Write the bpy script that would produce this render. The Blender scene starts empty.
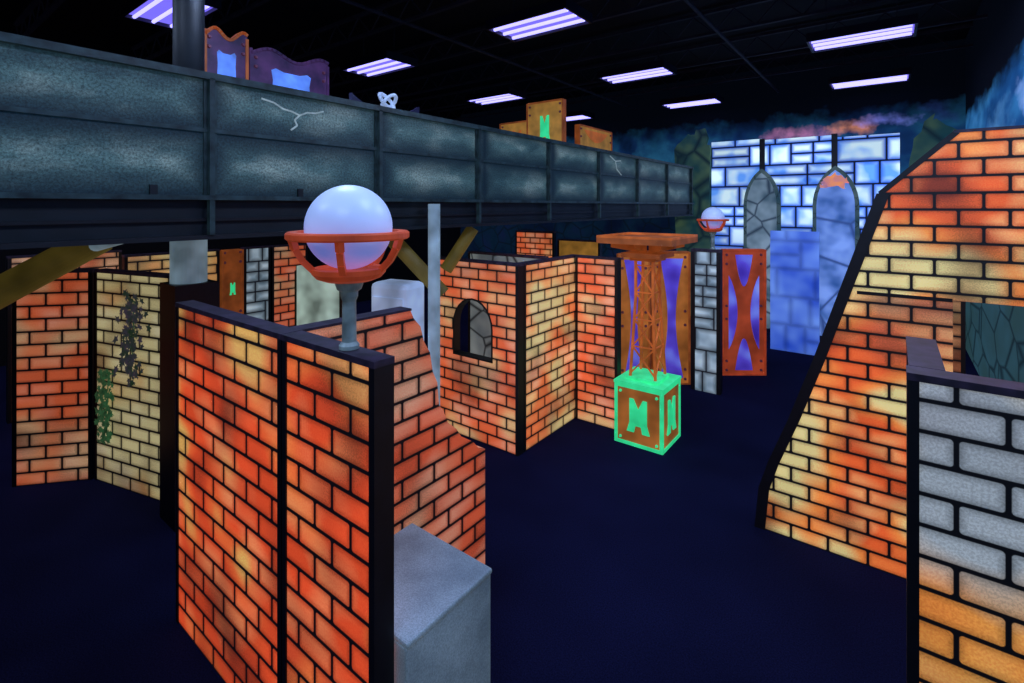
import bpy, bmesh, math, random
from mathutils import Vector, Matrix
from mathutils.geometry import tessellate_polygon
random.seed(7)
sc = bpy.context.scene
COL = sc.collection
try:
    sc.view_settings.view_transform = 'Standard'
except Exception:
    pass

# ------------------------------------------------------------------ nodes
def new_mat(name, sampling='NONE'):
    m = bpy.data.materials.new(name); m.use_nodes = True
    nt = m.node_tree
    for n in list(nt.nodes): nt.nodes.remove(n)
    out = nt.nodes.new('ShaderNodeOutputMaterial')
    b = nt.nodes.new('ShaderNodeBsdfPrincipled')
    nt.links.new(b.outputs[0], out.inputs[0])
    try: m.cycles.emission_sampling = sampling
    except Exception: pass
    return m, nt, b
def setv(nt, sock, v):
    if isinstance(v, bpy.types.NodeSocket): nt.links.new(v, sock)
    elif v is not None:
        if isinstance(v, tuple) and len(v) == 3 and sock.type == 'RGBA': v = v + (1,)
        sock.default_value = v
def mixc(nt, fac, a, b, mode='MIX'):
    n = nt.nodes.new('ShaderNodeMix'); n.data_type = 'RGBA'; n.blend_type = mode
    setv(nt, n.inputs[0], fac); setv(nt, n.inputs[6], a); setv(nt, n.inputs[7], b)
    return n.outputs[2]
def mth(nt, op, a, b=None, c=None, clamp=False):
    n = nt.nodes.new('ShaderNodeMath'); n.operation = op; n.use_clamp = clamp
    setv(nt, n.inputs[0], a)
    if b is not None: setv(nt, n.inputs[1], b)
    if c is not None: setv(nt, n.inputs[2], c)
    return n.outputs[0]
def ramp(nt, fac, stops):
    n = nt.nodes.new('ShaderNodeValToRGB')
    el = n.color_ramp.elements
    while len(el) < len(stops): el.new(0.5)
    for e, (p, c) in zip(el, stops):
        e.position = p; e.color = tuple(c) + (1,) if len(c) == 3 else c
    nt.links.new(fac, n.inputs[0])
    return n.outputs[0]
def maprange(nt, v, a, b, c=0.0, d=1.0):
    n = nt.nodes.new('ShaderNodeMapRange'); n.clamp = True
    setv(nt, n.inputs[0], v)
    for i, x in enumerate((a, b, c, d)): n.inputs[i+1].default_value = x
    return n.outputs[0]
def uvcoord(nt, loc=(0,0,0), scale=(1,1,1)):
    t = nt.nodes.new('ShaderNodeTexCoord'); m = nt.nodes.new('ShaderNodeMapping')
    m.inputs['Location'].default_value = loc; m.inputs['Scale'].default_value = scale
    nt.links.new(t.outputs['UV'], m.inputs[0]); return m.outputs[0]
def objcoord(nt):
    t = nt.nodes.new('ShaderNodeTexCoord'); return t.outputs['Object']
def poscoord(nt, scale=None):
    g = nt.nodes.new('ShaderNodeNewGeometry')
    if not scale: return g.outputs['Position']
    m = nt.nodes.new('ShaderNodeMapping'); m.inputs['Scale'].default_value = scale
    nt.links.new(g.outputs['Position'], m.inputs[0]); return m.outputs[0]
def noise(nt, vec, scale, detail=3, rough=.55, dist=0):
    n = nt.nodes.new('ShaderNodeTexNoise')
    nt.links.new(vec, n.inputs['Vector'])
    n.inputs['Scale'].default_value = scale; n.inputs['Detail'].default_value = detail
    n.inputs['Roughness'].default_value = rough; n.inputs['Distortion'].default_value = dist
    return n.outputs[0]
def finish(nt, b, col, rough=.6, emis=0.0, bump=None, metal=0):
    setv(nt, b.inputs['Base Color'], col)
    b.inputs['Roughness'].default_value = rough; b.inputs['Metallic'].default_value = metal
    if emis:
        setv(nt, b.inputs['Emission Color'], col); setv(nt, b.inputs['Emission Strength'], emis)
    if bump is not None:
        bn = nt.nodes.new('ShaderNodeBump'); bn.inputs['Strength'].default_value = bump[1]
        bn.inputs['Distance'].default_value = .01
        nt.links.new(bump[0], bn.inputs['Height']); nt.links.new(bn.outputs[0], b.inputs['Normal'])
def rbrick(nt, uv, w, h, m, r, soft, irregular=False, stagger=True, edge=.004, splitz=True):
    """rounded stencil bricks: returns inside mask, soft centre glow, per-brick random"""
    s = nt.nodes.new('ShaderNodeSeparateXYZ'); nt.links.new(uv, s.inputs[0])
    cv = mth(nt,'DIVIDE', s.outputs[1], h); row = mth(nt,'FLOOR', cv)
    cu = mth(nt,'DIVIDE', s.outputs[0], w)
    if stagger: cu = mth(nt,'ADD', cu, mth(nt,'FRACT', mth(nt,'MULTIPLY', row, .37 if irregular else .5)))
    col = mth(nt,'FLOOR', cu)
    fx = mth(nt,'FRACT', cu); fz = mth(nt,'FRACT', cv)
    cb = nt.nodes.new('ShaderNodeCombineXYZ'); nt.links.new(col, cb.inputs[0]); nt.links.new(row, cb.inputs[1])
    wn = nt.nodes.new('ShaderNodeTexWhiteNoise'); wn.noise_dimensions = '3D'; nt.links.new(cb.outputs[0], wn.inputs[0])
    rnd = wn.outputs['Value']
    W, H = w, h
    if irregular:
        s1 = mth(nt,'GREATER_THAN', rnd, .5)
        fx = mth(nt,'FRACT', mth(nt,'MULTIPLY', fx, mth(nt,'ADD', s1, 1)))
        W = mth(nt,'MULTIPLY', mth(nt,'SUBTRACT', 1, mth(nt,'MULTIPLY', s1, .5)), w)
        if splitz:
            rc = nt.nodes.new('ShaderNodeSeparateColor'); nt.links.new(wn.outputs['Color'], rc.inputs[0])
            s2 = mth(nt,'GREATER_THAN', rc.outputs[1], .6)
            fz = mth(nt,'FRACT', mth(nt,'MULTIPLY', fz, mth(nt,'ADD', s2, 1)))
            H = mth(nt,'MULTIPLY', mth(nt,'SUBTRACT', 1, mth(nt,'MULTIPLY', s2, .5)), h)
    def e(f, S):
        a = mth(nt,'SUBTRACT', .5, mth(nt,'ABSOLUTE', mth(nt,'SUBTRACT', f, .5)))
        return mth(nt,'SUBTRACT', mth(nt,'MULTIPLY', a, S), m)
    ex, ez = e(fx, W), e(fz, H)
    qx = mth(nt,'MAXIMUM', mth(nt,'SUBTRACT', r, ex), 0); qz = mth(nt,'MAXIMUM', mth(nt,'SUBTRACT', r, ez), 0)
    ln = mth(nt,'SQRT', mth(nt,'ADD', mth(nt,'MULTIPLY',qx,qx), mth(nt,'MULTIPLY',qz,qz)))
    mask = maprange(nt, mth(nt,'SUBTRACT', r, ln), -edge*.5, edge*.5)
    glow = maprange(nt, mth(nt,'MINIMUM', ex, ez), 0, soft)
    return mask, glow, rnd

def brick_mat(name, c1, c2, c3, emis=.45, seed=0.0, w=.262, h=.119, lo=.42, hi=.6, zmix=None, mortar=.0085, hot=(1.0,.40,.16), hotamt=.6, dkamt=.8, recess_shade=None, dks=1.8):
    m, nt, b = new_mat(name)
    uv = uvcoord(nt); uvn = uvcoord(nt, (seed*3.1, seed*1.7, 0))
    mask, glow, rnd = rbrick(nt, uv, w, h, mortar, .012, .026, edge=.003)
    sx = nt.nodes.new('ShaderNodeSeparateXYZ'); nt.links.new(uv, sx.inputs[0])
    big = noise(nt, uvn, 1.8, 1, .5)
    col = ramp(nt, big, [(lo-.14, c1), (lo-.02, c1), ((lo+hi)/2, c2), (hi+.02, c3), (hi+.12, c3)])
    if zmix:
        zz = mth(nt, 'ADD', sx.outputs[1], mth(nt, 'MULTIPLY', mth(nt,'SUBTRACT',big,.5), .8))
        col = mixc(nt, maprange(nt, zz, zmix[0], zmix[1]), col, zmix[2])
    n2 = noise(nt, uvn, 2.5, 1, .5)
    h2 = maprange(nt, n2, .48, .72, 0, hotamt)
    col = mixc(nt, mth(nt,'MULTIPLY', h2, maprange(nt, glow, 0, 1, .5, 1)), col, hot)
    dk = noise(nt, uvcoord(nt, (seed*1.3+9, seed*2.2, 0)), dks, 1, .5)
    col = mixc(nt, maprange(nt, dk, .48, .71, 0, dkamt), col, (.11,.018,.012))
    if recess_shade:  # shade painted below the lintel edge in place of a real recess
        fz = mth(nt,'MULTIPLY', maprange(nt, sx.outputs[1], recess_shade[1]-.55, recess_shade[1]-.1), maprange(nt, sx.outputs[1], recess_shade[1]+.002, recess_shade[1], 0, 1))
        fz = mth(nt,'MULTIPLY', fz, maprange(nt, sx.outputs[0], recess_shade[0]-.02, recess_shade[0]+.15, 0, .8))
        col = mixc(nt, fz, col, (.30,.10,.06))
    v = mth(nt,'MULTIPLY', maprange(nt, rnd, 0, 1, .88, 1.1), maprange(nt, glow, 0, 1, .6, 1.12))
    col = mixc(nt, 1.0, col, v, 'MULTIPLY')
    sp = noise(nt, uv, 120, 1, .7)
    col = mixc(nt, 1.0, col, ramp(nt, sp, [(.38,(.82,.82,.82)),(.62,(1.12,1.12,1.12))]), 'MULTIPLY')
    col = mixc(nt, mask, (.003,.003,.005), col)
    finish(nt, b, col, .5, emis)
    return m

def plain(name, c, rough=.6, emis=0, var=.35, scale=8, metal=0, c2=None, bump=0):
    m, nt, b = new_mat(name)
    o = objcoord(nt)
    n = noise(nt, o, scale, 2, .5)
    d = c2 if c2 else tuple(x*(1-var) for x in c)
    l = tuple(min(x*(1+var*.4), 4) for x in c)
    col = ramp(nt, n, [(.32, d), (.68, l)])
    finish(nt, b, col, rough, emis, (noise(nt, o, scale*9, 2), bump) if bump else None, metal)
    return m

RED = (.92,.090,.025); ORG = (.98,.19,.045)
M = {}
M['brA'] = brick_mat('fluorescent_red_orange_brick', RED, (.95,.16,.04), (.85,.46,.12), .55, 1.0, lo=.50, hi=.64)
M['brA2'] = brick_mat('fluorescent_red_orange_brick_b', RED, ORG, (.9,.38,.11), .55, 2.3, lo=.52, hi=.68)
M['brB'] = brick_mat('red_brick_paint', (.80,.12,.045), (.72,.19,.09), (.6,.3,.17), .36, 4.0, lo=.46, hi=.64, hot=(.9,.45,.28), dkamt=.6)
M['brE'] = brick_mat('orange_brick_paint', (.85,.15,.055), (.8,.22,.09), (.68,.38,.2), .38, 5.5, hot=(.9,.5,.35), hotamt=.5)
M['brF'] = brick_mat('yellow_brick_paint', (.62,.34,.14), (.66,.5,.22), (.7,.6,.3), .42, 6.1, lo=.34, hi=.47, hot=(.8,.74,.5), dkamt=.6)
M['brW'] = brick_mat('orange_brick_paint_b', (.9,.15,.05), (.9,.26,.10), (.8,.46,.2), .50, 7.4, lo=.46, hi=.62, hot=(1,.5,.32), hotamt=.6, dkamt=.6)
M['brW2'] = brick_mat('beige_orange_brick_paint', (.92,.2,.06), (.9,.4,.14), (.75,.58,.25), .52, 8.8, lo=.42, hi=.55, hot=(1,.6,.35), dkamt=.6)
M['brD'] = brick_mat('orange_yellow_brick_paint', (.88,.13,.03), (.95,.28,.06), (.78,.64,.26), .56, 11.3, lo=.46, hi=.60, hot=(1.0,.68,.26), hotamt=.7, dkamt=.85, w=.245, h=.112, recess_shade=(.66,1.97), dks=1.9)
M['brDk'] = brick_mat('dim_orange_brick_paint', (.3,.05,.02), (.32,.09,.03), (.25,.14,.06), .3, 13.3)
M['brC'] = brick_mat('grey_and_orange_brick_paint', (.9,.26,.045), (.92,.36,.07), (.85,.50,.13), .48, 10.2, lo=.44, hi=.62, w=.26, h=.112, mortar=.0080, zmix=(1.2,1.5,(.38,.43,.46)), hot=(.9,.62,.25), hotamt=.4, dkamt=.3)
M['brY'] = brick_mat('distant_beige_brick_paint', (.6,.3,.1), (.6,.44,.18), (.62,.5,.24), .5, 12.6)
M['black'] = plain('black_trim_paint', (.005,.005,.009), .5, 0, .4, 12)
M['plum'] = plain('dark_plum_cap_paint', (.035,.025,.055), .5, .1, .5, 14, c2=(.012,.01,.02))
M['dark'] = plain('dark_steel_paint', (.006,.010,.016), .55, 0, .5, 5)
M['orange'] = plain('orange_painted_wood', (.66,.17,.03), .5, .4, .3, 4)
M['flame'] = plain('orange_flame_paint', (.95,.30,.08), .6, .6, .5, 6, c2=(.45,.2,.3))
M['redx'] = plain('brown_red_painted_wood', (.46,.065,.022), .5, .42, .45, 3)
M['brownband'] = plain('orange_brown_painted_band', (.50,.16,.03), .5, .4, .5, 3)
M['rust'] = plain('rust_brown_painted_wood', (.42,.105,.022), .55, .28, .4, 5)
M['truss'] = plain('rusty_truss_paint', (.60,.14,.025), .5, .36, .4, 5)
M['ochre'] = plain('ochre_painted_wood', (.6,.29,.05), .5, .32, .4, 4)
M['redor'] = plain('red_orange_enamel', (.68,.09,.028), .4, .25, .35, 6)
M['green'] = plain('fluorescent_green_paint', (.03,.66,.25), .5, .8, .25, 6)
M['blueglow'] = plain('fluorescent_blue_paint', (.12,.28,.90), .5, .6, .5, 5)
M['rivet'] = plain('rivet_metal', (.16,.05,.09), .35, .15, .4, 20, .4)
M['yelpad'] = plain('olive_yellow_vinyl_pad', (.22,.16,.03), .55, .15, .5, 3, c2=(.09,.07,.012))
M['ltblue'] = plain('pale_blue_paint', (.34,.5,.6), .5, .3, .45, 4)
M['glowwhite'] = plain('glowing_blue_white_paint', (.42,.55,.8), .5, .5, .5, 2.5)
M['glowyel'] = plain('glowing_pale_green_white_paint', (.45,.62,.55), .5, .6, .7, 3)
M['pole'] = plain('grey_green_pole_paint', (.26,.36,.37), .4, .1, .5, 14, .1)
M['leaf'] = plain('ivy_leaf_green', (.06,.20,.08), .6, .25, .6, 20)
M['leafp'] = plain('ivy_leaf_purple_green', (.10,.08,.13), .6, .2, .6, 12, c2=(.03,.09,.035))
M['crackw'] = plain('pale_crack_paint', (.4,.5,.5), .6, .35, .3, 20)
M['housing'] = plain('fixture_housing', (.01,.01,.03), .5, 0, .3, 6)

def m_greybox():
    m, nt, b = new_mat('speckled_grey_stone_paint')
    o = objcoord(nt)
    col = ramp(nt, noise(nt, o, 3, 2), [(.3,(.14,.21,.27)),(.7,(.28,.40,.50))])
    sp = noise(nt, o, 150, 2, .8)
    col = mixc(nt, 1, col, ramp(nt, sp, [(.35,(.72,.72,.72)),(.65,(1.2,1.2,1.2))]), 'MULTIPLY')
    finish(nt, b, col, .45, .22); return m
M['grey'] = m_greybox()

def m_fascia():
    m, nt, b = new_mat('airbrushed_grey_teal_metal_paint')
    uv = uvcoord(nt, (-.02, -2.66, 0))
    _, g1, r1 = rbrick(nt, uv, 1.4, .425, .0, .01, .20, stagger=False)
    n = noise(nt, uvcoord(nt, (3,2,0), (.9,1.8,1)), 1.9, 3, .6)
    col = ramp(nt, n, [(.34,(.022,.055,.066)),(.5,(.052,.108,.118)),(.68,(.15,.22,.22))])
    g = mth(nt,'POWER', g1, 1.35)
    col = mixc(nt, maprange(nt, g, 0, 1, .02, 1), (.002,.010,.018), col)
    sp = noise(nt, uv, 65, 3, .85)
    col = mixc(nt, 1, col, ramp(nt, sp, [(.36,(.38,.38,.38)),(.64,(1.55,1.55,1.55))]), 'MULTIPLY')
    finish(nt, b, col, .5, .6); return m
M['fascia'] = m_fascia()
M['fasciatrim'] = plain('grey_green_rail_paint', (.022,.048,.056), .45, .16, .7, 10)

def m_castle():
    m, nt, b = new_mat('blue_white_castle_block_paint')
    uv = uvcoord(nt, (.13,.05,0))
    mask, glow, rnd = rbrick(nt, uv, .80, .44, .015, .015, .08, irregular=True, edge=.008)
    d = noise(nt, uv, 1.7, 2)
    cen = mixc(nt, maprange(nt, d, .38, .56), (.12,.36,1.0), (.70,.94,1.0))
    col = mixc(nt, maprange(nt, glow, .0, 1), (.03,.12,.62), cen)
    col = mixc(nt, 1, col, maprange(nt, rnd, 0, 1, .65, 1.2), 'MULTIPLY')
    sx = nt.nodes.new('ShaderNodeSeparateXYZ'); nt.links.new(uv, sx.inputs[0])
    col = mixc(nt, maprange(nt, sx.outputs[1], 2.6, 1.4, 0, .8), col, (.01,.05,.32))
    col = mixc(nt, mask, (.001,.002,.010), col)
    finish(nt, b, col, .6, .98); return m
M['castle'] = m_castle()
def m_block(name, ca, cb, emis, w=.4, h=.25, sc=2.5, ir=True, lines=1.0):
    m, nt, b = new_mat(name)
    uv = uvcoord(nt, (.05,.02,0))
    mask, glow, rnd = rbrick(nt, uv, w, h, .008, .012, .06, irregular=ir)
    c = ramp(nt, noise(nt, uv, sc, 2), [(.35, ca), (.65, cb)])
    col = mixc(nt, maprange(nt, glow, 0, 1, 1-.8*lines, 1), tuple(x*.12 for x in ca), c)
    if lines > .9: col = mixc(nt, mask, (.003,.003,.008), col)
    finish(nt, b, col, .6, emis); return m
M['whiteblk'] = m_block('pale_grey_block_paint', (.2,.3,.38), (.6,.75,.85), .5, .4, .3)
M['blueblk'] = m_block('hazy_blue_paint', (.02,.08,.60), (.18,.36,1.0), .6, .6, .5, 1.3, lines=.45)
def m_rock(name, ca, cb, emis, vs=2.2, edge=.06, lc=(.003,.005,.008)):
    m, nt, b = new_mat(name)
    uv = uvcoord(nt)
    v = nt.nodes.new('ShaderNodeTexVoronoi'); v.feature = 'DISTANCE_TO_EDGE'
    v.inputs['Scale'].default_value = vs; nt.links.new(uv, v.inputs['Vector'])
    col = ramp(nt, noise(nt, uv, 2.0, 2), [(.35, ca), (.65, cb)])
    col = mixc(nt, maprange(nt, v.outputs[0], .0, edge, 1, 0), col, lc)
    finish(nt, b, col, .7, emis); return m
M['archst'] = m_rock('blue_glow_arch_paint', (.03,.10,.34), (.22,.38,.90), .7, 1.1, .04, (.03,.07,.24))
M['archgr'] = m_rock('grey_stone_arch_paint', (.05,.10,.14), (.24,.34,.42), .6, 1.8, .05, (.02,.04,.07))
M['rock'] = m_rock('olive_teal_rock_paint', (.008,.05,.06), (.06,.12,.07), .45, 1.6, .12, (.004,.02,.03))
M['archstone'] = m_rock('grey_green_arch_stone', (.02,.06,.08), (.09,.14,.14), .5, 4, .03)
M['stonegrey'] = m_rock('grey_stone_paint', (.09,.12,.14), (.28,.34,.34), .4, 3)

def m_mural(name, axis, spots, base, top=(4.1,4.6), emis=.55, low=None, lowc=(.002,.004,.015), ps=None):
    m, nt, b = new_mat(name)
    p0 = poscoord(nt); p = poscoord(nt, ps) if ps else p0
    sx = nt.nodes.new('ShaderNodeSeparateXYZ'); nt.links.new(p0, sx.inputs[0])
    n1 = noise(nt, p, .9, 3, .6, .2)
    col = ramp(nt, n1, [(.3, base[0]), (.45, base[1]), (.56, base[2]), (.7, base[3])])
    if low: col = mixc(nt, maprange(nt, sx.outputs[2], low[0], low[1], 0, .85), col, lowc)
    v = nt.nodes.new('ShaderNodeTexVoronoi'); v.feature = 'DISTANCE_TO_EDGE'
    v.inputs['Scale'].default_value = 2.2; nt.links.new(p, v.inputs['Vector'])
    lowm = maprange(nt, sx.outputs[2], 3.4, 2.6)
    edge = mth(nt, 'MULTIPLY', maprange(nt, v.outputs[0], 0, .06, 1, 0), .8)
    col = mixc(nt, mth(nt,'MULTIPLY',lowm,edge), col, (.003,.006,.01))
    n2 = noise(nt, p, 3.2, 3, .6, 0)
    for (a, z, ra, rz, c) in spots:
        da = mth(nt, 'DIVIDE', mth(nt,'SUBTRACT', sx.outputs[axis], a), ra)
        dz = mth(nt, 'DIVIDE', mth(nt,'SUBTRACT', sx.outputs[2], z), rz)
        d = mth(nt, 'SQRT', mth(nt,'ADD', mth(nt,'MULTIPLY',da,da), mth(nt,'MULTIPLY',dz,dz)))
        d = mth(nt, 'ADD', d, mth(nt,'MULTIPLY', mth(nt,'SUBTRACT', n2, .5), 2.4))
        col = mixc(nt, maprange(nt, d, 1.0, .1, 0, .85), col, c)
    zz = mth(nt, 'ADD', sx.outputs[2], mth(nt,'MULTIPLY', mth(nt,'SUBTRACT', n2, .5), .6))
    col = mixc(nt, maprange(nt, zz, top[0], top[1]), col, (.001,.002,.005))
    finish(nt, b, col, .8, emis); b.inputs['Specular IOR Level'].default_value = .1
    return m
M['muralback'] = m_mural('night_castle_mural_paint', 0,
    [(-1.6,4.13,.8,.18,(.55,.2,.35)), (-.6,4.2,.6,.18,(.85,.3,.14)), (-.1,4.28,.6,.14,(.25,.3,.9)), (-4.8,3.7,1.3,.4,(.02,.12,.22))],
    [(.002,.008,.03),(.006,.03,.10),(.012,.08,.16),(.03,.06,.26)], low=(3.2,2.4))
M['muralright'] = m_mural('sky_mural_paint', 1,
    [(4.6,3.5,1.1,.35,(.30,.55,.95)), (6.6,3.7,.9,.3,(.35,.5,.9)), (5.3,3.05,.5,.2,(.35,.3,.15)), (9.0,3.6,1.2,.3,(.08,.25,.5))],
    [(.004,.03,.10),(.01,.08,.25),(.03,.18,.42),(.08,.30,.6)], (4.0,4.3), .6, low=(2.7,2.1), lowc=(.03,.07,.055), ps=(1,.45,1))

def m_floor():
    m, nt, b = new_mat('dark_navy_carpet')
    p = poscoord(nt)
    col = ramp(nt, noise(nt, p, 110, 2, .8), [(.3,(.0015,.002,.010)),(.7,(.006,.008,.042))])
    col = mixc(nt, 1, col, ramp(nt, noise(nt, p, .8, 2), [(.3,(.7,.7,.7)),(.7,(1.3,1.3,1.3))]), 'MULTIPLY')
    finish(nt, b, col, .95, .24)
    b.inputs['Specular IOR Level'].default_value = .05
    return m
M['floor'] = m_floor()
M['ceil'] = plain('black_ceiling_paint', (.0025,.0025,.006), .9, 0, .4, 2)
M['wallblk'] = plain('black_wall_paint', (.002,.003,.007), .9, 0, .4, 1)
M['joist'] = plain('dark_blue_black_steel', (.009,.010,.026), .7, .06, .4, 6)

def m_purple():
    m, nt, b = new_mat('airbrushed_purple_paint')
    uv = uvcoord(nt)
    n = noise(nt, uv, 2.4, 1, .5, 0)
    col = ramp(nt, n, [(.3,(.05,.02,.35)),(.48,(.11,.07,.65)),(.64,(.20,.26,.95)),(.82,(.5,.6,1))])
    finish(nt, b, col, .5, .5); return m
M['purple'] = m_purple()
def m_dpurple():
    m, nt, b = new_mat('dark_purple_metal_paint')
    uv = uvcoord(nt)
    col = ramp(nt, noise(nt, uv, 4, 3), [(.3,(.015,.008,.04)),(.7,(.09,.03,.12))])
    finish(nt, b, col, .5, .35); return m
M['dpurple'] = m_dpurple()
M['navy'] = plain('dark_navy_paint', (.012,.012,.05), .5, .2, .5, 6)

def m_globe():
    m, nt, b = new_mat('frosted_white_globe')
    o = objcoord(nt)
    col = mixc(nt, noise(nt, o, 3, 1), (.78,.92,.97), (.84,.95,.98))
    setv(nt, b.inputs['Base Color'], col)
    b.inputs['Roughness'].default_value = .35
    b.inputs['Specular IOR Level'].default_value = .5
    setv(nt, b.inputs['Emission Color'], (.14,.20,.66,1)); b.inputs['Emission Strength'].default_value = .55
    return m
M['globe'] = m_globe()
def m_emit(name, c, s, base=(.5,.5,.6), sampling='NONE'):
    m, nt, b = new_mat(name, sampling)
    n = noise(nt, objcoord(nt), 30, 0)
    col = mixc(nt, n, c, tuple(x*.92 for x in c))
    setv(nt, b.inputs['Base Color'], base); setv(nt, b.inputs['Emission Color'], col)
    b.inputs['Emission Strength'].default_value = s
    b.inputs['Specular IOR Level'].default_value = 0
    return m
M['lens'] = m_emit('ultraviolet_reflector', (.20,.16,1.0), 1.1, (.003,.002,.015))
M['tube'] = m_emit('ultraviolet_tube', (.31,.29,1.0), 2.5, sampling='FRONT')
M['filltube'] = m_emit('unseen_fill_tube', (.49,.65,1.0), 104, sampling='FRONT')  # overbright tubes for out-of-view fixtures, boosted to fill the room with light

# ------------------------------------------------------------------ geometry
class MB:
    def __init__(s): s.v = []; s.f = []
    def add(s, vs, fs):
        o = len(s.v); s.v += [tuple(v) for v in vs]; s.f += [tuple(i+o for i in f) for f in fs]; return s
    def box(s, x0,x1,y0,y1,z0,z1):
        vs = [(x,y,z) for z in (z0,z1) for y in (y0,y1) for x in (x0,x1)]
        return s.add(vs, [(0,2,3,1),(4,5,7,6),(0,1,5,4),(2,6,7,3),(0,4,6,2),(1,3,7,5)])
    def prism(s, outer, y0, y1, holes=()):
        loops = [list(outer)] + [list(h) for h in holes]
        flat = [p for l in loops for p in l]; n = len(flat)
        tris = tessellate_polygon([[Vector((a,b,0)) for a,b in l] for l in loops])
        vs = [(a,y0,b) for a,b in flat] + [(a,y1,b) for a,b in flat]
        fs = [tuple(t) for t in tris] + [tuple(i+n for i in reversed(t)) for t in tris]
        o = 0
        for l in loops:
            k = len(l)
            for i in range(k):
                a, b = o+i, o+(i+1) % k
                fs.append((a, b, b+n, a+n))
            o += k
        return s.add(vs, fs)
    def seg(s, a, b, w_in, w_out, y0, y1):
        ax, az = a; bx, bz = b
        L = math.hypot(bx-ax, bz-az) or 1
        dx, dz = (bx-ax)/L, (bz-az)/L
        nx, nz = -dz, dx
        e = w_out
        P = [(ax-dx*e-nx*w_out, az-dz*e-nz*w_out), (bx+dx*e-nx*w_out, bz+dz*e-nz*w_out),
             (bx+dx*e+nx*w_in, bz+dz*e+nz*w_in), (ax-dx*e+nx*w_in, az-dz*e+nz*w_in)]
        return s.prism(P, y0, y1)
    def cyl(s, p0, p1, r0, r1=None, n=20, caps=True, ph=0):
        r1 = r0 if r1 is None else r1
        p0 = Vector(p0); p1 = Vector(p1); d = (p1-p0).normalized()
        up = Vector((0,0,1)) if abs(d.z) < .95 else Vector((1,0,0))
        a = d.cross(up).normalized(); b = d.cross(a)
        vs = []
        for p, r in ((p0,r0),(p1,r1)):
            for i in range(n):
                t = 2*math.pi*i/n+ph; vs.append(p + a*(r*math.cos(t)) + b*(r*math.sin(t)))
        fs = [(i,(i+1)%n,n+(i+1)%n,n+i) for i in range(n)]
        if caps: fs += [tuple(range(n-1,-1,-1)), tuple(range(n,2*n))]
        return s.add(vs, fs)
    def lathe(s, prof, n=32, c=(0,0,0)):
        vs = []; k = len(prof)
        for r, z in prof:
            for i in range(n):
                t = 2*math.pi*i/n; vs.append((c[0]+r*math.cos(t), c[1]+r*math.sin(t), c[2]+z))
        fs = [(j*n+i, j*n+(i+1)%n, (j+1)*n+(i+1)%n, (j+1)*n+i) for j in range(k-1) for i in range(n)]
        return s.add(vs, fs)
    def bar(s, p0, p1, w):
        return s.cyl(p0, p1, w, w, 4, ph=math.pi/4)

def mk(name, mb, mat, parent=None, loc=(0,0,0), rotz=0, smooth=False, bevel=0, label=None):
    me = bpy.data.meshes.new(name); me.from_pydata(mb.v, [], mb.f)
    bm = bmesh.new(); bm.from_mesh(me)
    bmesh.ops.remove_doubles(bm, verts=bm.verts, dist=1e-5)
    bmesh.ops.recalc_face_normals(bm, faces=bm.faces)
    uvl = bm.loops.layers.uv.new('UVMap')
    for f in bm.faces:
        n = f.normal; ax = max(range(3), key=lambda i: abs(n[i]))
        for l in f.loops:
            c = l.vert.co
            l[uvl].uv = (c.x, c.z) if ax == 1 else ((c.y, c.z) if ax == 0 else (c.x, c.y))
        f.smooth = smooth
    bm.to_mesh(me); bm.free()
    ob = bpy.data.objects.new(name, me); COL.objects.link(ob)
    me.materials.append(mat)
    ob.location = loc; ob.rotation_euler = (0,0,rotz)
    if parent: ob.parent = parent
    if bevel:
        bv = ob.modifiers.new('bevel','BEVEL'); bv.width = bevel; bv.segments = 2; bv.limit_method = 'ANGLE'
    if label: ob['label'] = label
    return ob
def thing(name, loc, rotz, label, cat, group=None):
    e = bpy.data.objects.new(name, None); e.empty_display_size = .1
    COL.objects.link(e); e.location = loc; e.rotation_euler = (0,0,rotz)
    e['label'] = label; e['category'] = cat
    if group: e['group'] = group
    return e
def structure(name, mb, mat):
    o = mk(name, mb, mat); o['kind'] = 'structure'; return o
def copy_thing(src, loc, rotz=None, scale=1.0, label=None):
    n = src.copy(); COL.objects.link(n); n.location = loc
    if rotz is not None: n.rotation_euler = (0,0,rotz)
    n.scale = (scale,)*3
    if label: n['label'] = label
    for c in src.children:
        d = c.copy(); COL.objects.link(d); d.parent = n
        d.matrix_parent_inverse = c.matrix_parent_inverse.copy()
        for g in c.children:
            h = g.copy(); COL.objects.link(h); h.parent = d
            h.matrix_parent_inverse = g.matrix_parent_inverse.copy()
    return n

# ------------------------------------------------------------------ room
RX = 1.05; LX = -11.5; BY = 12.25; FY = -4.0; CZ = 5.65
structure('floor', MB().box(LX-.1,RX+.1,FY-.1,BY+.1,-.1,0), M['floor'])
structure('ceiling', MB().box(LX-.1,RX+.1,FY-.1,BY+.1,CZ,CZ+.1), M['ceil'])
structure('wall_back', MB().box(LX-.1,RX+.1,BY,BY+.1,0,CZ), M['muralback'])
structure('wall_right', MB().box(RX,RX+.1,FY,BY,0,CZ), M['muralright'])
structure('wall_left', MB().box(LX-.1,LX,FY,BY,0,CZ), M['wallblk'])
structure('wall_front', MB().box(LX-.1,RX+.1,FY-.1,FY,0,CZ), M['wallblk'])

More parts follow.
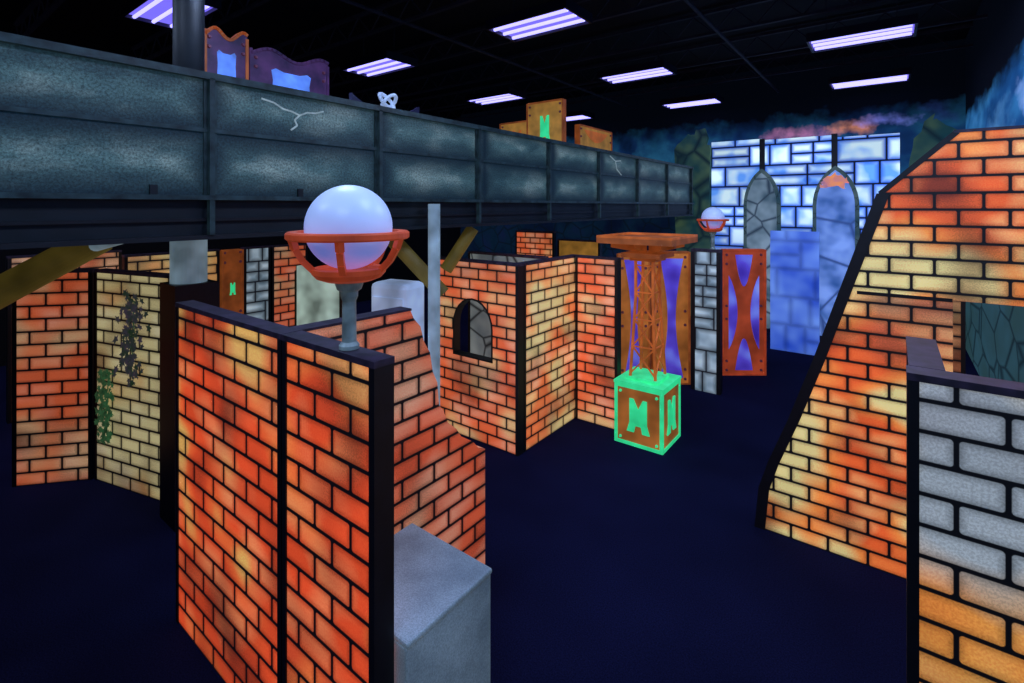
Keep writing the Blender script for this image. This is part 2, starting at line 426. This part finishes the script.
# ------------------------------------------------------------------ maze walls
def maze_wall(label, p0, p1, mat, h=1.99, t=.09, profile=None, holes=(), tw=.03, skip=(0,), cat='maze wall', name='brick_wall_panel', trimmat=None, tall=None, cap=True, extra=None, band=None):
    L = math.hypot(p1[0]-p0[0], p1[1]-p0[1]); a = math.atan2(p1[1]-p0[1], p1[0]-p0[0])
    e = thing(name, (p0[0], p0[1], 0), a, label, cat)
    prof = profile or [(0,0),(L,0),(L,h),(0,h)]
    mk('panel', MB().prism(prof, 0, t, holes), mat, e)
    tb = MB(); cb = MB(); n = len(prof); hascap = False
    for i in range(n):
        if i in skip: continue
        A, B = prof[i], prof[(i+1) % n]
        if abs(A[1]-B[1]) < .02 and A[0]-B[0] > .15:
            cb.seg(A, B, tw*.7, .006, -.008, t+.008); hascap = True
        else:
            w = tall if tall else tw
            tb.seg(A, B, w, .005, -.006, t+.006)
    if tb.v: mk('edge_trim', tb, trimmat or M['black'], e)
    if hascap and cap: mk('top_cap', cb, M['plum'], e, label='dark plum top edge')
    if extra: mk('trim_strip', MB().box(*extra), M['black'], e)
    if band: mk('edge_band', MB().prism(band, -.012, t+.012), M['black'], e, label='thick black sloping edge')
    for hl in holes:
        hb = MB(); k = len(hl)
        for i in range(k):
            hb.seg(hl[i], hl[(i+1) % k], .02, .0, -.006, t+.006)
        mk('window_trim', hb, M['black'], e)
    return e
def arch(x0, x1, z0, zs, zt, n=12, pointed=False):
    P = [(x0,z0),(x1,z0),(x1,zs)]
    c = (x0+x1)/2; r = (x1-x0)/2
    for i in range(1, n):
        t = math.pi*i/n
        zz = math.sin(t) if not pointed else math.sqrt(max(0,1-((abs(math.cos(t))+.8)/1.8)**2))/math.sqrt(1-(.8/1.8)**2)
        P.append((c+r*math.cos(t), zs+(zt-zs)*zz))
    P.append((x0,zs)); return P

maze_wall('red-orange brick-painted wall panel with yellow patches and black edges', (-3.57,1.22), (-2.30,1.22), M['brA'], t=.085)
maze_wall('red-orange brick-painted wall panel carrying the big globe lamp', (-2.28,1.22), (-1.60,1.22), M['brA2'], t=.085)
prB = [(0,0),(1.42,0),(1.42,.85),(1.35,.88),(1.29,.95),(1.17,1.03),(1.12,1.10),(1.04,1.17),(1.0,1.26),(.96,1.31),(.945,1.46),(.905,1.54),(.88,1.67),(.83,1.75),(.80,1.85),(.745,1.91),(.715,1.97),(0,1.98)]
maze_wall('red brick-painted wall panel with a broken stepped sloping end', (-2.34,1.33), (-2.34,2.75), M['brB'], profile=prB, tw=.010, skip=(0,1)+tuple(range(2,16)))
maze_wall('orange brick-painted wall panel with black edges', (-6.48,.88), (-6.06,1.36), M['brE'])
maze_wall('yellow brick-painted wall panel with hanging ivy', (-6.04,1.38), (-4.97,1.67), M['brF'])
maze_wall('orange brick-painted wall panel with an arched window', (-4.30,4.17), (-3.10,4.17), M['brW'],
          holes=[arch(.27,.86,.9,1.25,1.57)])
maze_wall('beige and orange brick-painted wall panel beside the arched window', (-3.10,4.28), (-3.10,5.44), M['brW2'])
maze_wall('orange brick-painted wall panel beside the green-framed crate', (-3.09,5.34), (-2.54,5.34), M['brW'])
maze_wall('grey and orange brick-painted wall panel', (.045,2.32), (1.04,2.32), M['brC'], tw=.03)
maze_wall('short return wall panel with a dark plum top', (.145,2.43), (.145,2.95), M['brC'], tw=.03)
x0 = -.88
prD = [(0,0),(1.197,0),(1.197,1.97),(1.92,1.97),(1.92,3.10),(1.207,3.10),(.80,2.70),(.79,2.665),(.60,2.05),(.407,1.426),(.238,.925),(.10,.56),(.03,.33)]
edge = [(0,0),(.03,.33),(.10,.56),(.238,.925),(.407,1.426),(.60,2.05),(.80,2.69)]
bandD = [(x-.015,z) for x,z in edge] + [(x+.062,z) for x,z in reversed(edge)]
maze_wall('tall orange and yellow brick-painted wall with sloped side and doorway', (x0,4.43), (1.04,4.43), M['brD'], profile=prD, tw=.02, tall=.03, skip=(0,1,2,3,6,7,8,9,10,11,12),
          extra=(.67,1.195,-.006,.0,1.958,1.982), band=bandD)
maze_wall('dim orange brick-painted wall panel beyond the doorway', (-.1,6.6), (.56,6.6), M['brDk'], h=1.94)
maze_wall('orange brick-painted wall panel under the walkway', (-8.4,1.1), (-8.4,2.2), M['brE'])
maze_wall('beige brick-painted wall panel under the walkway', (-7.5,2.0), (-7.5,3.08), M['brY'])
maze_wall('pale grey block-painted wall panel under the walkway', (-7.5,3.42), (-7.5,3.80), M['whiteblk'], name='stone_wall_panel')
maze_wall('orange brick-painted wall panel under the walkway', (-7.5,3.83), (-7.5,4.4), M['brE'])
maze_wall('small orange brick-painted wall panel seen over the arched wall', (-6.75,9.0), (-5.75,9.0), M['brW'], h=2.05)
maze_wall('ochre painted low wall board', (-5.2,8.3), (-4.3,8.3), M['ochre'], h=1.95, name='wall_board')
maze_wall('pale grey block-painted wall panel carrying the small globe lamp', (-2.28,7.2), (-1.89,7.2), M['whiteblk'], name='stone_wall_panel', tw=.05)
maze_wall('hazy glowing deep blue painted wall panel', (-1.78,10.1), (-1.02,10.1), M['blueblk'], h=2.15, name='stone_wall_panel', skip=(0,1,2,3))
maze_wall('grey stone-painted wall panel behind the arched window', (-4.5,4.95), (-3.3,4.95), M['stonegrey'], name='stone_wall_panel')

def blob(pts, seed, j=.06):
    random.seed(seed); out = []
    for i in range(len(pts)):
        a, b = pts[i], pts[(i+1) % len(pts)]
        for k in range(5):
            t = k/5; out.append((a[0]+(b[0]-a[0])*t+random.uniform(-j,j), max(0,a[1]+(b[1]-a[1])*t+random.uniform(-j,j))))
    return out
def castle():
    e = thing('castle_facade', (0,11.85,0), 0, 'blue-white painted castle block facade with pointed arches', 'castle scenery')
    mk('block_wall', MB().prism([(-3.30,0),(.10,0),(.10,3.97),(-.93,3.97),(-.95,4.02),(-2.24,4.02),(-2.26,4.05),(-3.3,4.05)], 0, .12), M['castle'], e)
    for x in (-2.24,-.93):
        mk('black_pilaster', MB().box(x-.05,x+.05,-.06,0,0,4.04), M['black'], e)
    for (a, c, zt, fm, lb) in ((-2.60,-1.88,3.40,'archgr','grey stone arch field'),(-1.30,-.52,3.40,'archst','hazy pale blue arch field')):
        P = arch(a,c,0,2.6,zt,16,True); Q = arch(a+.07,c-.07,0,2.6,zt-.09,16,True)
        mk('stone_arch', MB().prism(P, -.10, 0), M['archstone'], e, label='grey-green stone arch surround')
        mk('arch_field', MB().prism(Q, -.12, -.10), M[fm], e, label=lb)
    f = blob([(-1.14,3.0),(-.74,2.96),(-.70,3.10),(-.90,3.26),(-1.12,3.14)], 4, .045)
    mk('painted_flame', MB().prism(f, -.128, -.12), M['flame'], e, label='orange painted flame')
castle()
e = thing('rock_scenery_panel', (0,11.9,0), 0, 'olive teal painted rock column beside the castle', 'rock scenery')
mk('rock_board', MB().prism(blob([(-4.15,0),(-3.36,0),(-3.36,3.9),(-3.5,4.35),(-3.9,4.3),(-4.2,3.9)],3), 0, .1), M['rock'], e)
e = thing('rock_scenery_panel', (0,11.9,0), 0, 'teal painted rock column beside the castle', 'rock scenery')
mk('rock_board', MB().prism(blob([(.18,0),(.9,0),(.88,4.0),(.55,4.25),(.2,3.5)],5), 0, .1), M['rock'], e)

# ------------------------------------------------------------------ framed painted screens
def bow_field(x0, z0, z1, xm, n=14, p=1.0):
    pts = [(x0,z0)]
    for i in range(1, n):
        t = i/n; pts.append((x0+(xm-x0)*math.sin(math.pi*t)**p, z0+(z1-z0)*t))
    pts.append((x0,z1)); return pts
EMB = [(-.5,-.5),(-.18,-.5),(-.12,-.3),(.12,-.3),(.18,-.5),(.5,-.5),(.38,-.22),(.38,.5),(.20,.5),(.0,.2),(-.20,.5),(-.38,.5),(-.38,-.22)]
REC = [(-.5,-.5),(.5,-.5),(.46,.1),(.5,.42),(.40,.5),(.2,.42),(-.2,.42),(-.40,.5),(-.5,.42),(-.46,.1)]
def screen(label, p0, p1, h, z0=0, mats=('orange','purple'), name='painted_screen', style='x', fw=.085, frame='rust', emb=.42):
    L = math.hypot(p1[0]-p0[0], p1[1]-p0[1]); a = math.atan2(p1[1]-p0[1], p1[0]-p0[0])
    e = thing(name, (p0[0],p0[1],z0), a, label, 'painted wall screen')
    bm_, fm = M[mats[0]], M[mats[1]]
    wavy = style == 'r'
    if wavy:
        tp = [(L*(1-i/16), h+.05*math.sin(i/16*math.pi*3+.6)-.03*(i/16)) for i in range(17)]
        mk('board', MB().prism([(0,0),(L,0)]+tp, 0, .08), bm_, e)
    else:
        mk('board', MB().box(0,L,0,.08,0,h), bm_, e)
    f = fw*min(1, L/.6)
    def field(P): mk('painted_field', MB().prism(P, -.008, 0), fm, e, label='airbrushed field colour')
    if style == 'x':
        mx, mz = L/2, h/2
        field(bow_field(f, f+.30, h-f-.30, mx-.10, p=.8))
        field(list(reversed(bow_field(L-f, f+.30, h-f-.30, mx+.10, p=.8))))
        field([(x, z) for z, x in bow_field(h-f*.8, f+.10, L-f-.10, mz+.40, p=.9)])
        field([(x, z) for z, x in bow_field(f*.8, f+.10, L-f-.10, mz-.40, p=.9)])
    elif style == 'h':
        bw = min(.11, L*.22)
        field([(f,f),(L-f,f)] + [(L-f-bw*math.sin(math.pi*i/12), f+(h-2*f)*i/12) for i in range(1,12)] + [(L-f,h-f),(f,h-f)] +
              [(f+bw*math.sin(math.pi*i/12), h-f-(h-2*f)*i/12) for i in range(1,12)])
    elif wavy:
        field([(L/2+x*(L-2*f)*.62, h*.78+z*.34) for x,z in REC])
        field([(L/2+x*(L-2*f)*.62, h*.36+z*.40) for x,z in REC])
    else:
        w, hh = (L-2*f)*emb, min((h-2*f)*.5, L*.62)
        field([(L/2+x*w, h*.72+z*hh) for x,z in EMB])
    w = .02
    t = MB()
    t.box(-.008,w,-.015,.088,0,h-.02*wavy); t.box(L-w,L+.008,-.015,.088,0,h-.02*wavy)
    if not wavy: t.box(w,L-w,-.015,.088,h-w,h+.008)
    else:
        for A, B in zip(tp, tp[1:]): t.seg(A, B, .025, .006, -.015, .088)
    t.box(w,L-w,-.015,.088,0,w)
    mk('frame', t, M[frame], e)
    src = None
    for cx in (f*.6+.008, L-f*.6-.008):
        for cz in (f*.8, f*.8+.14, h/2-.1, h/2+.1, h-f*.8-.14, h-f*.8-.04*wavy):
            if src is None:
                src = mk('rivet', MB().cyl((0,-.022,0),(0,0,0),.014,.022,10), M['rivet'], e, (cx,0,cz)); continue
            r = src.copy(); COL.objects.link(r); r.parent = e; r.location = (cx,0,cz)
    return e
screen('brown-red and purple riveted screen with a bold curved X', (-2.09,8.07), (-1.56,8.47), 1.93, mats=('redx','purple'), fw=.10, frame='redor')
screen('orange framed screen with curved purple field by the tower', (-2.78,7.05), (-2.36,7.37), 1.93, mats=('brownband','purple'), style='h', fw=.11)
screen('narrow orange framed purple screen by the brick wall', (-3.18,6.73), (-2.82,7.01), 1.90, mats=('brownband','purple'), style='h', fw=.11)
screen('small orange screen with green emblem under the walkway', (-7.5,3.12), (-7.5,3.40), 1.97, mats=('rust','green'), style='e')
DZ = 2.722
screen('purple riveted screen with light blue emblem on the walkway', (-5.5,2.57), (-5.5,3.50), 1.60, DZ, ('dpurple','blueglow'), style='r', frame='dpurple')
screen('orange-edged purple screen with blue fields on the walkway', (-5.5,2.12), (-5.5,2.54), 1.68, DZ, ('dpurple','blueglow'), style='r')
screen('ochre riveted screen with green emblem on the walkway', (-5.15,7.2), (-4.41,7.2), 1.68, DZ, ('ochre','green'), style='e')
screen('small ochre screen on the walkway', (-6.0,7.5), (-5.2,7.5), 1.45, DZ, ('ochre','orange'), style='e')
screen('small ochre screen with orange field on the walkway', (-4.5,7.9), (-4.5,9.2), 1.35, DZ, ('ochre','orange'), style='x')

# ------------------------------------------------------------------ walkway
def walkway():
    e = thing('elevated_walkway', (0,0,0), 0, 'long grey-green elevated walkway with riveted side wall', 'elevated walkway')
    y0, y1 = -3.9, 11.4; X = -3.6
    mk('deck', MB().box(-6.6,X-.06,y0,y1,2.60,2.72), M['dark'], e)
    mk('side_wall', MB().box(X-.05,X,y0,y1,2.66,3.45), M['fascia'], e)
    mk('support_beam', MB().box(X-.12,X-.03,y0,y1,2.40,2.66).box(X-.12,X+.03,y0,y1,2.38,2.41), M['dark'], e)
    mk('top_rail', MB().box(X-.09,X+.045,y0,y1,3.43,3.475), M['fasciatrim'], e)
    mk('mid_rail', MB().box(X,X+.018,y0,y1,3.085,3.11), M['fasciatrim'], e)
    mk('lower_rail', MB().box(X,X+.05,y0,y1,2.64,2.67), M['fasciatrim'], e)
    mk('lower_ledge', MB().box(X-.03,X+.0,y0,y1,2.50,2.52), M['black'], e)
    src = None
    for y in (-2.78,-1.38,.02,1.42,2.78,4.1,5.5,6.9,8.35,9.8,11.3):
        if src is None:
            src = mk('rib', MB().box(X,X+.045,-.016,.016,2.41,3.44).box(X-.001,X+.012,-.04,.04,2.68,3.43), M['fasciatrim'], e, (0,y,0)); continue
        r = src.copy(); COL.objects.link(r); r.parent = e; r.location = (0,y,0)
    def crack(lines, off):
        c = MB()
        for pl, w in lines:
            for i, (a, b) in enumerate(zip(pl, pl[1:])):
                dy, dz = b[0]-a[0], b[1]-a[1]; L = math.hypot(dy,dz) or 1; ny, nz = -dz/L*w, dy/L*w
                c.add([(X+off,a[0]-ny,a[1]-nz),(X+off,b[0]-ny,b[1]-nz),(X+off,b[0]+ny,b[1]+nz),(X+off,a[0]+ny,a[1]+nz),
                       (X,a[0]-ny,a[1]-nz),(X,b[0]-ny,b[1]-nz),(X,b[0]+ny,b[1]+nz),(X,a[0]+ny,a[1]+nz)],
                      [(0,1,2,3),(4,7,6,5),(0,4,5,1),(1,5,6,2),(2,6,7,3),(3,7,4,0)])
        return c
    C1 = [([(1.76,3.37),(1.85,3.355),(1.92,3.32),(1.99,3.31),(2.05,3.29),(2.11,3.32),(2.18,3.325),(2.25,3.35)],.006), ([(2.05,3.29),(2.01,3.25),(2.03,3.21),(1.98,3.17)],.006)]
    C2 = [([(7.3,3.40),(7.5,3.33),(7.7,3.35)],.008), ([(7.5,3.33),(7.55,3.2),(7.75,3.1)],.008)]
    for C in (C1, C2):
        mk('painted_crack', crack(C, .005), M['crackw'], e, label='pale forked crack line')
    for y in (1.1, 2.05):
        mk('bracket_plate', MB().box(X,X+.02,y-.02,y+.02,2.67,2.73), M['black'], e)
    mk('support_post', MB().cyl((-4.72,1.70,1.95),(-4.72,1.70,2.60),.135,n=28), M['ltblue'], e, label='pale blue upper post')
    mk('post_base', MB().box(-4.88,-4.55,1.54,1.87,0,1.96), M['black'], e, label='black boxed post base')
    mk('support_post', MB().cyl((-3.50,3.36,0),(-3.50,3.36,2.62),.058,n=20), M['ltblue'], e, label='slim pale blue post')
    for a, b, r in (((-6.05,.02,1.42),(-5.36,1.27,2.33),.12), ((-4.05,3.2,2.36),(-3.58,3.56,1.72),.075), ((-3.9,3.92,1.9),(-3.68,4.12,2.36),.07)):
        mk('diagonal_brace', MB().cyl(a,b,r,n=22), M['yelpad'], e, smooth=False, label='olive yellow padded tube')
    mk('brace_sleeve', MB().cyl((-5.42,1.17,2.25),(-5.0,1.35,2.36),.06,n=16), M['ltblue'], e)
walkway()
e = thing('building_column', (-4.72,1.70,2.722), 0, 'dark steel column rising from the walkway to the ceiling', 'column')
mk('shaft', MB().cyl((0,0,0.02),(0,0,2.92),.115,n=24), M['dark'], e, smooth=True)
mk('base_plate', MB().box(-.2,.2,-.2,.2,0,.02), M['dark'], e)

e = thing('deck_ornament', (-4.6,3.69,DZ), math.pi/2, 'pale blue knotted ornament over a low dark curved stand', 'ornament')
P = [(-.45,0),(.45,0)]
for i in range(13):
    t = i/12; P.append((.48-.96*t, .93+.16*(2*t-1)**2))
mk('curved_stand', MB().prism(P, 0, .05), M['navy'], e)
b = MB(); K = []
for i in range(61):   # trefoil-like knotted ribbon
    t = 2*math.pi*i/60
    K.append((.045*(math.sin(t)+2*math.sin(2*t)), .035*math.sin(3*t), 1.06+.045*(math.cos(t)-2*math.cos(2*t))))
for p, q in zip(K, K[1:]): b.cyl(p, q, .022, .022, 6)
mk('knot', b, M['glowwhite'], e, smooth=True)

# ------------------------------------------------------------------ grey box, cabinets
e = thing('grey_block', (-2.12,1.335,0), 0, 'speckled grey stone-painted block against the brick wall', 'block')
mk('block_body', MB().box(0,.57,0,.53,0,.82), M['grey'], e, bevel=.006)
mk('block_lid', MB().box(-.004,.576,-.0,.536,.82,.845), M['grey'], e, bevel=.008)
e = thing('padded_cabinet', (-3.95,2.95,0), math.radians(12), 'pale blue-white padded cabinet under the walkway', 'cabinet')
mk('cabinet_body', MB().box(0,.44,0,.3,0,1.88), M['glowwhite'], e, bevel=.05)
mk('cabinet_door', MB().box(.04,.40,-.015,0,.1,1.75), M['glowwhite'], e, bevel=.006)
e = thing('pale_board', (-5.15,2.9,0), math.radians(20), 'pale green-white glowing wall board under the walkway', 'wall board')
mk('board', MB().prism([(0,0),(.55,0),(.55,1.85),(.0,1.95)],0,.06), M['glowyel'], e)
mk('frame', MB().box(-.02,0,-.01,.07,0,1.9).box(.55,.57,-.01,.07,0,1.85), M['black'], e)

# ------------------------------------------------------------------ crate + lattice tower
def crate():
    S = .55; H = .68
    e = thing('riveted_crate', (-2.46,5.10,0), 0, 'orange crate with glowing green frame and emblems', 'crate')
    mk('crate_body', MB().box(.012,S-.012,.012,S-.012,.005,H-.03), M['brownband'], e)
    f = MB(); w = .035
    for x in (0, S-w):
        for y in (0, S-w): f.box(x,x+w,y,y+w,0,H-.03)
    for z in (0, H-.065):
        f.box(w,S-w,0,w,z,z+w); f.box(w,S-w,S-w,S,z,z+w); f.box(0,w,w,S-w,z,z+w); f.box(S-w,S,w,S-w,z,z+w)
    mk('frame', f, M['green'], e, label='glowing green frame')
    mk('lid', MB().box(-.006,S+.006,-.006,S+.006,H-.03,H), M['green'], e, label='glowing green lid')
    g = MB(); g.prism([(S/2+x*.26, H/2-.01+z*.36) for x,z in EMB], -.0, .014)
    mk('emblem', g, M['green'], e, label='green notched emblem')
    g = MB()
    P = [(S/2+x*.26, H/2-.01+z*.36) for x,z in EMB]
    tris = tessellate_polygon([[Vector((a,b_,0)) for a,b_ in P]])
    n = len(P); vs = [(S-.012,a,b_) for a,b_ in P]+[(S+.002,a,b_) for a,b_ in P]
    g.add(vs, [tuple(t) for t in tris]+[tuple(i+n for i in reversed(t)) for t in tris]+[(i,(i+1)%n,(i+1)%n+n,i+n) for i in range(n)])
    mk('emblem', g, M['green'], e, label='green notched emblem')
    for (cx,cz) in ((.07,.07),(S-.07,.07),(.07,H-.11),(S-.07,H-.11)):
        mk('rivet', MB().cyl((cx,-.006,cz),(cx,.013,cz),.012,.016,10), M['green'], e)
crate()
def tower():
    e = thing('lattice_tower', (-2.185,5.375,.682), 0, 'rusty brown wooden lattice tower with a wide platform on the crate', 'tower')
    H = 1.31; s = .013
    def W(z): return .145-.045*min(1, z/.9)
    for sx in (-1,1):
        for sy in (-1,1):
            b = MB()
            zs = [.03,.25,.6,.9,H]
            for z0, z1 in zip(zs, zs[1:]):
                a0, a1 = W(z0), W(z1)
                v = []
                for (z, q) in ((z0,a0),(z1,a1)):
                    v += [(sx*q-s,sy*q-s,z),(sx*q+s,sy*q-s,z),(sx*q+s,sy*q+s,z),(sx*q-s,sy*q+s,z)]
                b.add(v, [(0,3,2,1),(4,5,6,7),(0,1,5,4),(1,2,6,5),(2,3,7,6),(3,0,4,7)])
            mk('corner_post', b, M['truss'], e)
    lv = [.06,.36,.66,.96,1.26]
    for fi, (a, q) in enumerate((((-1,-1),(1,-1)),((1,-1),(1,1)))):
        for i, (z0, z1) in enumerate(zip(lv, lv[1:])):
            w0, w1 = W(z0), W(z1)
            c = MB().bar((a[0]*w1,a[1]*w1,z1),(q[0]*w1,q[1]*w1,z1),.010)
            c.bar((a[0]*w0,a[1]*w0,z0),(q[0]*w1,q[1]*w1,z1),.011)
            c.bar((q[0]*w0,q[1]*w0,z0),(a[0]*w1,a[1]*w1,z1),.011)
            mk('cross_brace', c, M['truss'], e)
    mk('foot_plate', MB().box(-.18,.18,-.18,.18,0,.03), M['green'], e)
    mk('lower_platform', MB().box(-.15,.15,-.15,.15,H,H+.04).box(-.22,.22,-.22,.22,H+.04,H+.09), M['rust'], e)
    for an in range(8):
        t = an*math.pi/4; r = .42 if an % 2 else .31
        dx, dy = math.cos(t), math.sin(t)
        k = MB().add([(dx*.1-dy*.03,dy*.1+dx*.03,H+.09),(dx*.1+dy*.03,dy*.1-dx*.03,H+.09),(dx*r+dy*.03,dy*r-dx*.03,H+.15),(dx*r-dy*.03,dy*r+dx*.03,H+.15),
               (dx*.1-dy*.03,dy*.1+dx*.03,H+.20),(dx*.1+dy*.03,dy*.1-dx*.03,H+.20),(dx*r+dy*.03,dy*r-dx*.03,H+.20),(dx*r-dy*.03,dy*r+dx*.03,H+.20)],
              [(0,1,2,3),(4,7,6,5),(0,4,5,1),(1,5,6,2),(2,6,7,3),(3,7,4,0)])
        mk('bracket', k, M['rust'], e)
    R = .42
    mk('platform', MB().box(-R,R,-R,R,H+.20,H+.26), M['rust'], e)
    mk('platform_rim', MB().box(-R,R,-R,-R+.025,H+.26,H+.285).box(-R,R,R-.025,R,H+.26,H+.285).box(-R,-R+.025,-R+.025,R-.025,H+.26,H+.285).box(R-.025,R,-R+.025,R-.025,H+.26,H+.285), M['truss'], e)
tower()

# ------------------------------------------------------------------ globe lamps
def lamp():
    e = thing('globe_lamp', (-1.83,1.265,1.999), 0, 'large white globe lamp in a red-orange ring cradle', 'globe lamp', 'globe lamps on the maze walls')
    mk('pole', MB().lathe([(.001,0),(.042,0),(.042,.015),(.03,.03),(.028,.2),(.036,.22),(.036,.24),(.05,.25),(.062,.286),(.001,.286)],28), M['pole'], e)
    mk('cradle_plate', MB().lathe([(.001,.286),(.095,.286),(.132,.300),(.150,.320),(.152,.340),(.140,.344),(.11,.332),(.001,.330)],36), M['redor'], e)
    mk('cradle_ring', MB().lathe([(.202,.462),(.242,.462),(.250,.469),(.250,.488),(.242,.495),(.206,.495),(.202,.480),(.202,.462)],48), M['redor'], e)
    for i in range(5):
        r = MB()
        a = math.radians(72*i+28); dx, dy = math.cos(a), math.sin(a)
        pts = [(.142,.334),(.182,.375),(.210,.425),(.224,.468)]
        for (p, q) in zip(pts, pts[1:]):
            r.bar((dx*p[0],dy*p[0],p[1]),(dx*q[0],dy*q[0],q[1]),.018)
        mk('cradle_rib', r, M['redor'], e)
    R = .178
    mk('globe', MB().lathe([(R*math.sin(math.pi*i/28)+.0002, -R*math.cos(math.pi*i/28)) for i in range(29)],48,(0,0,0)), M['globe'], e, loc=(0,0,.512), smooth=True, label='frosted white glass globe')
    return e
L1 = lamp()
copy_thing(L1, (-2.0,7.245,1.999), .3, .85, 'small white globe lamp in an orange ring cradle')

# ------------------------------------------------------------------ ivy on yellow wall
def ivy(base, ang, sx, ztop, zbot, n, wid, mat, seed, label):
    random.seed(seed)
    e = thing('ivy_vine', (base[0],base[1],0), ang, label, 'ivy')
    st = MB(); pts = []; x = sx
    z = ztop
    while z > zbot:
        pts.append((x, -.012, z)); z -= .06; x += random.uniform(-.03,.035)
    for a, b in zip(pts, pts[1:]): st.bar(a, b, .005)
    mk('stem', st, M['leaf'], e)
    lf = MB()
    for i in range(n):
        p = random.choice(pts); s = random.uniform(.025,.045); a = random.uniform(0,6.28)
        cx = p[0]+random.gauss(0,wid); cz = p[2]+random.gauss(0,.05); cy = -.02-random.random()*.03
        sh = [(0,1.1),(.35,.35),(1,.4),(.5,-.2),(.55,-.9),(0,-.5),(-.55,-.9),(-.5,-.2),(-1,.4),(-.35,.35)]
        tl = random.uniform(-.4,.4); vs = [(cx, cy-.002, cz)]
        for (u, v) in sh:
            rx = (u*math.cos(a)-v*math.sin(a))*s; rz = (u*math.sin(a)+v*math.cos(a))*s
            vs.append((cx+rx, cy+rz*tl, cz+rz))
        k = len(sh); lf.add(vs, [(0,1+i2,1+(i2+1)%k) for i2 in range(k)])
    o = mk('leaves', lf, mat, e); o['kind'] = 'stuff'
a = math.atan2(.29,1.07)
ivy((-6.04,1.38), a, .60, 1.74, 1.05, 160, .075, M['leafp'], 3, 'purple-green ivy vine hanging on the yellow brick wall')
ivy((-6.04,1.38), a, .22, 1.02, .40, 120, .055, M['leaf'], 9, 'small green ivy vine hanging on the yellow brick wall')

# ------------------------------------------------------------------ ceiling joists and light fixtures
def joist():
    e = thing('ceiling_joist', (0,-3.2,5.62), 0, 'dark open-web steel roof joist', 'roof joist', 'steel joists under the roof')
    mk('chord', MB().box(LX,RX,-.03,.03,-.05,0), M['joist'], e)
    mk('chord', MB().box(LX,RX,-.03,.03,-.38,-.34), M['joist'], e)
    b = MB(); x = LX; k = 0
    while x < RX-.3:
        z = (-.05,-.36) if k % 2 == 0 else (-.36,-.05)
        b.bar((x,0,z[0]),(x+.3,0,z[1]),.012); x += .3; k += 1
    mk('web', b, M['joist'], e)
    return e
J = joist()
for i in range(1, 10): copy_thing(J, (0,-3.2+1.6*i,5.62))
for px in (-2.0, -5.3):
    e = thing('ceiling_pipe', (px,0,5.1), 0, 'dark thin sprinkler pipe running under the joists', 'pipe')
    mk('pipe_run', MB().cyl((0,FY,0),(0,BY,0),.025,n=12), M['joist'], e)

def fixture(x, y, tube):
    e = thing('fluorescent_fixture', (x,y,4.9), 0, 'glowing violet-white ultraviolet fluorescent ceiling fixture', 'ceiling light', 'ultraviolet ceiling fixtures')
    mk('housing', MB().box(-.61,.61,-.32,.32,.06,.12).box(-.61,.61,-.32,-.29,0,.06).box(-.61,.61,.29,.32,0,.06).box(-.61,-.58,-.29,.29,0,.06).box(.58,.61,-.29,.29,0,.06), M['housing'], e)
    mk('reflector', MB().box(-.58,.58,-.29,.29,.045,.06), M['lens'], e, label='violet reflector pan')
    src = mk('lamp_tube', MB().cyl((-.56,0,.02),(.56,0,.02),.022,n=6,caps=False), tube, e, (0,-.2,0))
    for yy in (0,.2):
        t = src.copy(); COL.objects.link(t); t.parent = e; t.location = (0,yy,0)
    for hx in (-.4,.4):
        mk('hanger', MB().bar((hx,0,.12),(hx,0,.75),.006), M['joist'], e)
    return e
F = fixture(-6.85, 2.27, M['tube'])
for (x,y) in ((-6.85,5.3),(-6.85,8.4),(-6.85,11.45),(-3.62,5.3),(-3.62,8.4),(-3.62,11.45),(-.36,8.4),(-.36,11.45)):
    copy_thing(F, (x,y,4.9))
G = fixture(-6.85, -.9, M['filltube'])  # unseen fixtures continuing the ceiling grid, added as fill light
for (x,y) in ((-3.62,-.9),(-3.62,2.27),(-.36,-.9),(-.36,2.27),(-.36,5.3)):
    copy_thing(G, (x,y,4.9))

# ------------------------------------------------------------------ world, camera
w = bpy.data.worlds.new('World'); sc.world = w; w.use_nodes = True
w.node_tree.nodes['Background'].inputs[0].default_value = (.01,.012,.04,1)
cam = bpy.data.cameras.new('Camera'); co = bpy.data.objects.new('Camera', cam); COL.objects.link(co)
co.location = (0,0,2.6); co.rotation_euler = (math.radians(90),0,math.atan2(.606,.795))
cam.sensor_width = 36; cam.lens = 36*500/1024; cam.shift_y = -135.5/1024; cam.clip_start = .05
sc.camera = co
